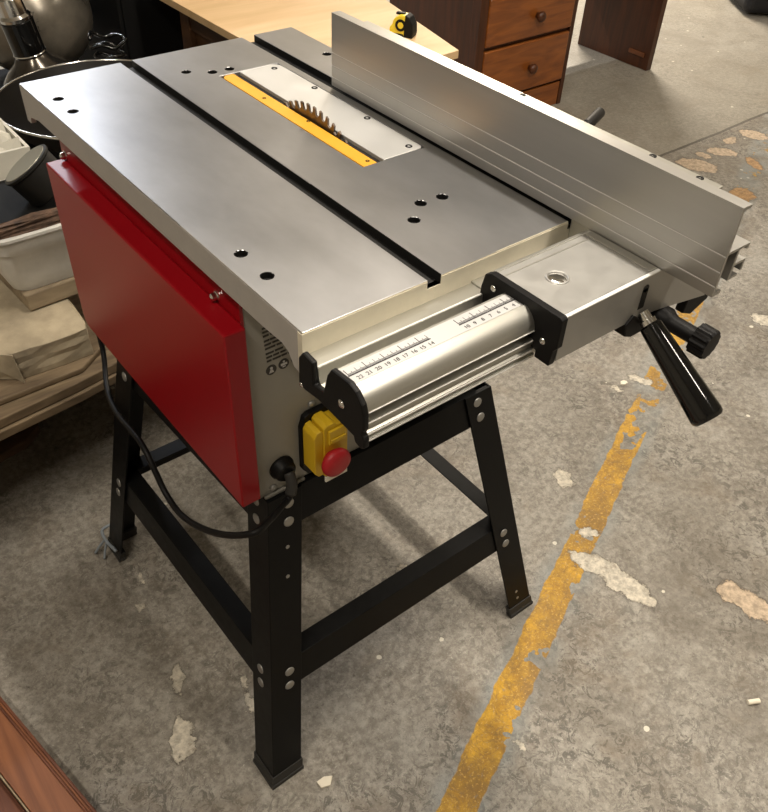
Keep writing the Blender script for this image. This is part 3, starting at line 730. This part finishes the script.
# ------------------------------------------------------------------ left side: bench full of scrap
bn = Thing('low_bench', (-.15,1.2,0), 'low rough timber bench behind the red cover loaded with scrap', 'bench')
b = bmesh.new(); prism(b, [(-.72,.655),(.0,.728),(.435,.80),(.435,1.755),(-.72,1.755)], 'z', .281, .300)
bt = bn.part('bench_top', b, 'bench', bevel=.002)
b = bmesh.new(); prism(b, [(-.72,.648),(.0,.722),(.38,.79),(.42,1.74),(-.72,1.74)], 'z', .262, .2795)
bn.part('lower_board', b, 'bench', bevel=.002)
for x, y in ((-.66,.76),(.32,.86),(-.66,1.70),(.32,1.70)):
    b = bmesh.new(); box(b, x-.03,x+.03,y-.03,y+.03,0,.262); bn.part('leg', b, 'block', bevel=.002)
def loose_slab(name, pts, z0, z1, m, lab, cat, jit=.0, group=None, bev=.003, taper=0):
    b = bmesh.new(); A, B = prism(b, pts, 'z', z0, z1)
    if taper:
        c = sum((v.co for v in B), Vector())/len(B)
        for v in B: v.co.x += (c.x-v.co.x)*taper; v.co.y += (c.y-v.co.y)*taper
    if jit:
        for v in b.verts: v.co += Vector((random.uniform(-jit,jit), random.uniform(-jit,jit), 0))
    o = link(name, b, m, None, bevel=bev); return tag(o, lab, cat, group)
loose_slab('weathered_board', [(-.42,.742),(.02,.748),(.08,.79),(.08,1.02),(-.42,1.05)], .3003, .312, 'bench', 'thin rough board on the bench beneath the dusty cardboard package', 'board')
# dusty wrapped package, with open flap on its left end
pk = Thing('cardboard_package', (-.03,.9,.3125), 'flat dusty cardboard package on the low bench, left of the saw', 'package')
b = bmesh.new(); prism(b, [(-.076,.776),(.052,.772),(.058,.80),(.070,1.055),(-.30,1.07),(-.30,.93)], 'z', .3125, .369)
bmesh.ops.subdivide_edges(b, edges=b.edges, cuts=4, use_grid_fill=True)
random.seed(11)
for v in b.verts:
    v.co += Vector((random.uniform(-.0015,.0015), random.uniform(-.0015,.0015), random.uniform(-.0018,.0018) if v.co.z > .32 else 0))
pb = pk.part('package_body', b, 'card', bevel=.001)
b = bmesh.new()
vs = [b.verts.new(p) for p in ((-.078,.774,.370),(-.16,.85,.372),(-.100,.79,.335),(-.074,.766,.3135))]
b.faces.new([vs[0],vs[1],vs[2],vs[3]]); r = bmesh.ops.extrude_face_region(b, geom=b.faces[:]); bmesh.ops.translate(b, verts=[v for v in r['geom'] if isinstance(v, bmesh.types.BMVert)], vec=(-.002,-.002,0))
pk.part('flap', b, 'card', parent=pb)
loose_slab('wood_offcut', [(-.010,.872),(.125,.880),(.125,1.05),(-.02,1.05)], .3715, .407, 'block', 'pale rough wood offcut under the white plastic tub', 'wood offcut', .002)
# white tub
tb_ = Thing('plastic_tub', (.0,.96,.4075), 'dusty white plastic tub on a wood offcut beside the red cover', 'tub')
b = bmesh.new()
def rrect(cx, cy, hx, hy, r, z, n=6):
    out = []
    for (sx, sy, a0) in ((1,1,0),(-1,1,90),(-1,-1,180),(1,-1,270)):
        for i in range(n+1):
            a = math.radians(a0+90*i/n); out.append((cx+sx*(hx-r)+r*math.cos(a), cy+sy*(hy-r)+r*math.sin(a), z))
    return out
cx, cy = .045, .962
R_ = [rrect(cx,cy,.064,.080,.03,.4078), rrect(cx,cy,.076,.090,.035,.440), rrect(cx,cy,.082,.096,.035,.488), rrect(cx,cy,.086,.100,.035,.493), rrect(cx,cy,.089,.103,.035,.520), rrect(cx,cy,.093,.107,.035,.521), rrect(cx,cy,.093,.107,.035,.526), rrect(cx,cy,.083,.097,.035,.526), rrect(cx,cy,.074,.088,.035,.445), rrect(cx,cy,.060,.076,.03,.415)]
rv = [[b.verts.new(p) for p in ring] for ring in R_]
for A, B in zip(rv, rv[1:]):
    for i in range(len(A)): b.faces.new([A[i],B[i],B[(i+1)%len(A)],A[(i+1)%len(A)]])
b.faces.new(rv[0]); b.faces.new(rv[-1][::-1])
tb_.part('tub_body', b, 'tub', auto=True)
b = bmesh.new(); box(b, -.07,.150,.866,.882,.5265,.544)
bmesh.ops.subdivide_edges(b, edges=b.edges, cuts=5, use_grid_fill=True)
for v in b.verts: v.co += Vector((0, random.uniform(-.003,.003), random.uniform(0,.004) if v.co.z > .53 else 0))
o = link('rusty_bar', b, 'rust'); tag(o, 'rusty dark metal bar lying across the white plastic tub rim', 'bar')
b = bmesh.new(); box(b, -.06,.142,.892,1.05,.5265,.536); o = link('scrap_board', b, 'blackbox', bevel=.003); tag(o, 'black board across the white tub under the tilted tin', 'board')
# tilted tin with pale oval lid
tn = Thing('paint_tin', (.07,.95,.537), 'dark tin with pale lid lying tilted on top of the white tub', 'tin')
ax = Vector((-.50,.26,.82)).normalized(); cc = Vector((.066,.950,.604))
b = bmesh.new(); lathe(b, cc - ax*.062, ax, [(0,.040),(.002,.043),(.052,.044),(.055,.0470),(.059,.0470),(.060,.044)], 40)
bb = tn.part('tin_body', b, 'darkcan', auto=True)
b = bmesh.new(); lathe(b, cc - ax*.0019, ax, [(0,.0425),(.001,.0420),(.0005,.036),(.0,0)], 40); tn.part('tin_lid', b, 'tinlid', parent=bb, auto=True)
# pale box with papers behind the tin
pbx = Thing('paper_box', (-.08,1.2,.3005), 'pale open box holding crumpled paper, behind the dark tilted tin', 'box')
b = bmesh.new(); x0,x1,y0,y1,z0,z1,t_ = -.26,.118,1.085,1.30,.3005,.568,.006
box(b,x0,x1,y0,y0+t_,z0,z1); box(b,x0,x1,y1-t_,y1,z0,z1); box(b,x0,x0+t_,y0+t_,y1-t_,z0,z1); box(b,x1-t_,x1,y0+t_,y1-t_,z0,z1); box(b,x0,x1,y0,y1,z0-.0001,z0+t_)
pp = pbx.part('box_shell', b, 'paper')
b = bmesh.new(); bmesh.ops.create_grid(b, x_segments=16, y_segments=14, size=1)
random.seed(5)
for v in b.verts: v.co = Vector((-.071+v.co.x*.180, 1.1925+v.co.y*.098, .560+random.uniform(-.014,.022)))
r = bmesh.ops.extrude_face_region(b, geom=b.faces[:]); bmesh.ops.translate(b, verts=[v for v in r['geom'] if isinstance(v, bmesh.types.BMVert)], vec=(0,0,-.03))
pbx.part('crumpled_paper', b, 'paper', parent=pp)
# black crate carrying the chrome-rimmed dish
b = bmesh.new(); box(b, .235,.425,1.14,1.40,.3003,.450); box(b, .229,.431,1.134,1.406,.430,.442)
o = link('black_crate', b, 'blackbox', bevel=.003); tag(o, 'black plastic crate on the bench under the dark dish', 'crate')
DC = Vector((.335,1.275,.4505))
ds = Thing('metal_dish', tuple(DC), 'wide dark dish with a thin chrome rim behind the table corner', 'dish')
b = bmesh.new(); lathe(b, DC, (0,0,1), [(0,.08),(.02,.125),(.06,.185),(.097,.2095),(.0985,.2075),(.060,.181),(.022,.120),(.006,.075),(.006,0)], 64)
dd_ = ds.part('dish_bowl', b, 'brownplastic', auto=True)
b = bmesh.new(); rings = []
for k in range(10):
    a = 2*math.pi*k/10; r = .210+.0028*math.cos(a); z = DC.z+.0995+.003*math.sin(a)
    rings.append([b.verts.new((DC.x+r*math.cos(2*math.pi*i/80), DC.y+r*math.sin(2*math.pi*i/80), z)) for i in range(80)])
for k in range(10):
    A, B = rings[k], rings[(k+1)%10]
    for i in range(80): b.faces.new([A[i],A[(i+1)%80],B[(i+1)%80],B[i]])
ds.part('dish_rim', b, 'chrome', parent=dd_, smooth=True, label='thin chrome rim')
# reflector lamp with black neck and glass globe standing on a dark box
b = bmesh.new(); box(b, .150,.43,1.51,1.685,.3003,.462); o = link('dark_box', b, 'blackbox', bevel=.003); tag(o, 'dark box on the bench under the reflector lamp', 'box')
rl = Thing('reflector_lamp', (.32,1.60,.4625), 'silvered bell-shaped reflector lamp with black neck, behind the chrome-rimmed dish', 'lamp')
ax = Vector((-.16,.02,.98)).normalized(); base = Vector((.325,1.600,.4635))
b = bmesh.new(); lathe(b, base, ax, [(.014,.086),(.018,.090),(.030,.085),(.050,.066),(.068,.044),(.085,.034)], 48)
rb = rl.part('reflector', b, 'bulb', auto=True)
b = bmesh.new(); lathe(b, base, ax, [(.085,.035),(.087,.037),(.160,.037),(.163,.034)], 32); rl.part('lamp_neck', b, 'gloss', parent=rb, auto=True, label='black cylindrical neck')
b = bmesh.new(); lathe(b, base, ax, [(.083,.0365),(.088,.0385),(.090,.0375)], 32); rl.part('lamp_collar', b, 'chrome', parent=rb, auto=True)
b = bmesh.new(); lathe(b, base, ax, [(.163,.035),(.170,.036),(.176,.030),(.21,.028),(.22,.020),(.221,0)], 32); rl.part('lamp_cap', b, 'chrome', parent=rb, auto=True)
GC = Vector((.408,1.865,.300))
b = bmesh.new(); box(b, .26,.435,1.775,1.95,.0,.399)
o = link('dark_pedestal_box', b, 'blackbox', bevel=.003); tag(o, 'narrow dark box on the floor under the glass globe', 'box')
gl = Thing('glass_globe', (GC.x,GC.y,.3995), 'large round smoky glass globe shade behind the black-necked reflector lamp', 'globe')
b = bmesh.new(); prf = [(0,.045),(.003,.050)] + [(.145-.142*math.cos(math.radians(a)), .155*math.sin(math.radians(a))) for a in range(20,171,6)] + [(.287,.010),(.288,0)]
lathe(b, (GC.x,GC.y,.3995), (0,0,1), prf, 64); gb = gl.part('globe_glass', b, 'globe', smooth=True)
cbx = Thing('cable_tangle', (.478,1.56,.0), 'tangle of shiny black cable piled beside the black cabinet', 'cable')
b = bmesh.new(); random.seed(9); pts = []
for i in range(150):
    a = i*.95; r = .034+.010*math.sin(i*1.7); pts.append((.482+r*math.cos(a), 1.56+r*math.sin(a), .005+ .0038*i + .006*math.sin(i*2.3)))
tube(b, pts, .0045, 6, 3); cbx.part('cable', b, 'gloss', smooth=True)
kc = Thing('black_cabinet', (.64,1.85,0), 'tall matt black cabinet beside the brown cabinet, behind the saw', 'cabinet')
b = bmesh.new(); box(b, .570,.86,1.68,2.05,.03,.95); kb_ = kc.part('cabinet_body', b, 'blackbox', bevel=.006)
b = bmesh.new(); box(b, .580,.85,1.672,1.680,.06,.92); kc.part('door', b, 'blackbox', parent=kb_, bevel=.003)
b = bmesh.new(); box(b, .575,.855,1.69,2.04,0,.03); kc.part('plinth', b, 'blackbox', parent=kb_)

for x0, x1, lab in ((-.66,-.04,'added dark crate blocking lamp light under the low bench, further left'),(-.02,.38,'added dark crate blocking lamp light under the low bench, nearest the saw')):  # crates added to keep light from the back lamps out from below
    t = Thing('light_blocker_crate', ((x0+x1)/2,1.36,0), lab, 'crate', 'added light blockers under the low bench')
    b = bmesh.new(); box(b, x0,x1,1.14,1.60,.0,.235); cr = t.part('blocker_box', b, 'oldboard', bevel=.003)
    b = bmesh.new(); box(b, x0-.004,x1+.004,1.136,1.604,.236,.252); t.part('lid', b, 'oldboard', parent=cr, bevel=.002)
# old board on the floor under the bench
loose_slab('floor_board', [(-.40,.90),(-.075,.955),(-.035,.985),(-.030,1.02),(-.06,1.10),(-.45,1.12)], .0005, .022, 'oldboard', 'dark old board lying on the floor below the bench', 'board', 0, None, .004)

# reddish plank frame at the bottom left
dp = Thing('pine_door_panel', (-.40,.25,0), 'reddish pine panel with moulded edge lying in the bottom left corner', 'panel')
E0, E1 = Vector((-.3395,.535)), Vector((-.2470,.018))     # outer edge on the floor side
ud = (E1-E0).normalized(); nd = Vector((ud.y, -ud.x));  nd = nd if nd.x < 0 else -nd
def strip(a, c, z0, z1, l0=.0, l1=1.0):
    b = bmesh.new(); P = [E0+ud*l0+nd*a, E0+ud*l1*.9+nd*a, E0+ud*l1*.9+nd*c, E0+ud*l0+nd*c]
    prism(b, [(p.x,p.y) for p in P], 'z', z0, z1); return b
rail_ = dp.part('rail_board', strip(.013,.063,.0,.050), 'plank', bevel=.001)
dp.part('edge_moulding', strip(.0,.0050,.0,.040), 'planke', parent=rail_, bevel=.0012)
dp.part('edge_moulding', strip(.0052,.0088,.0,.044), 'plank', parent=rail_, bevel=.0012)
dp.part('edge_moulding', strip(.0090,.0128,.0,.047), 'planke', parent=rail_, bevel=.0012)
dp.part('inner_moulding', strip(.0635,.0660,.0,.046), 'block', parent=rail_, bevel=.0008)
dp.part('panel_field', strip(.0665,.30,.0,.030), 'planke', parent=rail_, bevel=.001)

# loose chips on the floor
def chip(name, c, s, lab, n=6, h=.004, seed=0):
    random.seed(seed); b = bmesh.new()
    pts = [(c[0]+s*random.uniform(.6,1.1)*math.cos(2*math.pi*i/n), c[1]+s*random.uniform(.5,1.)*math.sin(2*math.pi*i/n)) for i in range(n)]
    prism(b, pts, 'z', .0003, h); o = link(name, b, 'chip', None, bevel=.0006); tag(o, lab, 'chip')
chip('plaster_chip', (.018,.008), .013, 'white plaster chip on the floor beside the nearest stand foot', 5, seed=2)
chip('plaster_chip', (1.128,.352), .012, 'white chip on the floor to the left of the yellow line, below the lever grip', 6, seed=4)
b = bmesh.new(); cyl(b, (.648,-.308,.0045), (.666,-.318,.0045), .0042, 12)
tag(link('white_plug', b, 'chip'), 'small white cylindrical wall plug on the bare floor at right', 'plug')

# ------------------------------------------------------------------ lights: ceiling tube fittings
def tube_light(x, y, rot, power, color=(1,.86,.66), ln=1.2, lab=''):
    t = Thing('ceiling_light', (x,y,RH-.10), lab, 'ceiling light')
    b = bmesh.new(); box(b, -ln/2-.03, ln/2+.03, -.05, .05, .060, .0995); b.transform(Matrix.Rotation(rot, 4, 'Z')); b.transform(Matrix.Translation((x,y,RH-.10)))
    h = t.part('housing', b, 'white')
    for s in (-.028, .028):
        b = bmesh.new(); cyl(b, (-ln/2,s,.042), (ln/2,s,.042), .013, 16); b.transform(Matrix.Rotation(rot, 4, 'Z')); b.transform(Matrix.Translation((x,y,RH-.10)))
        o = t.part('tube', b, 'glow', parent=h, smooth=True)
    ld = bpy.data.lights.new('tube_lamp', 'AREA'); ld.shape = 'RECTANGLE'; ld.size = ln; ld.size_y = .10; ld.energy = power; ld.color = color
    lo = bpy.data.objects.new('tube_lamp', ld); COL.objects.link(lo); lo.location = (x,y,RH-.105); lo.rotation_euler = (0,0,rot)
g = bpy.data.materials.new('tube_glow'); g.use_nodes = True
gb_ = g.node_tree.nodes['Principled BSDF']; gb_.inputs['Emission Color'].default_value = (1,.88,.70,1); gb_.inputs['Emission Strength'].default_value = 6
M['glow'] = g
tube_light(.8, -1.1, math.pi/2, 26, (1,.91,.78), lab='twin tube ceiling light over the yellow line')
tube_light(-1.0, -.3, math.pi/2, 26, (1,.91,.78), lab='twin tube ceiling light nearest the reddish panel')
tube_light(.62, .30, math.pi/2, 36, (1,.91,.78), lab='twin tube ceiling light directly above the saw')
tube_light(2.8, .2, math.pi/2, 15, (1,.91,.78), lab='twin tube ceiling light over the bare floor at right')
tube_light(4.3, 3.8, 0, 210, (1,.89,.74), lab='twin tube ceiling light in the far right corner')
tube_light(.7, 4.3, 0, 70, (.84,.90,1), lab='cool twin tube ceiling light by the back wall')
w = bpy.data.worlds.new('world'); S.world = w; w.use_nodes = True
w.node_tree.nodes['Background'].inputs[0].default_value = (.9,.85,.75,1); w.node_tree.nodes['Background'].inputs[1].default_value = .05

# ------------------------------------------------------------------ camera
cam = bpy.data.cameras.new('camera'); cam.sensor_fit = 'HORIZONTAL'; cam.sensor_width = 36; cam.lens = 36*835.775/768
cam.clip_start = .02
co = bpy.data.objects.new('camera', cam); COL.objects.link(co)
co.location = (-.29355, -.45502, 1.26921)
co.rotation_mode = 'XYZ'
Rz = Matrix.Rotation(math.radians(-38.15383), 4, 'Z'); Ry = Matrix.Rotation(math.radians(-2.1776), 4, 'Y'); Rx = Matrix.Rotation(math.radians(47.94805), 4, 'X')
co.rotation_euler = (Rz @ Ry @ Rx).to_euler('XYZ')
S.camera = co
S.view_settings.view_transform = 'Standard'; S.view_settings.look = 'None'; S.view_settings.gamma = 1; S.view_settings.use_curve_mapping = False
S.view_settings.exposure = .30
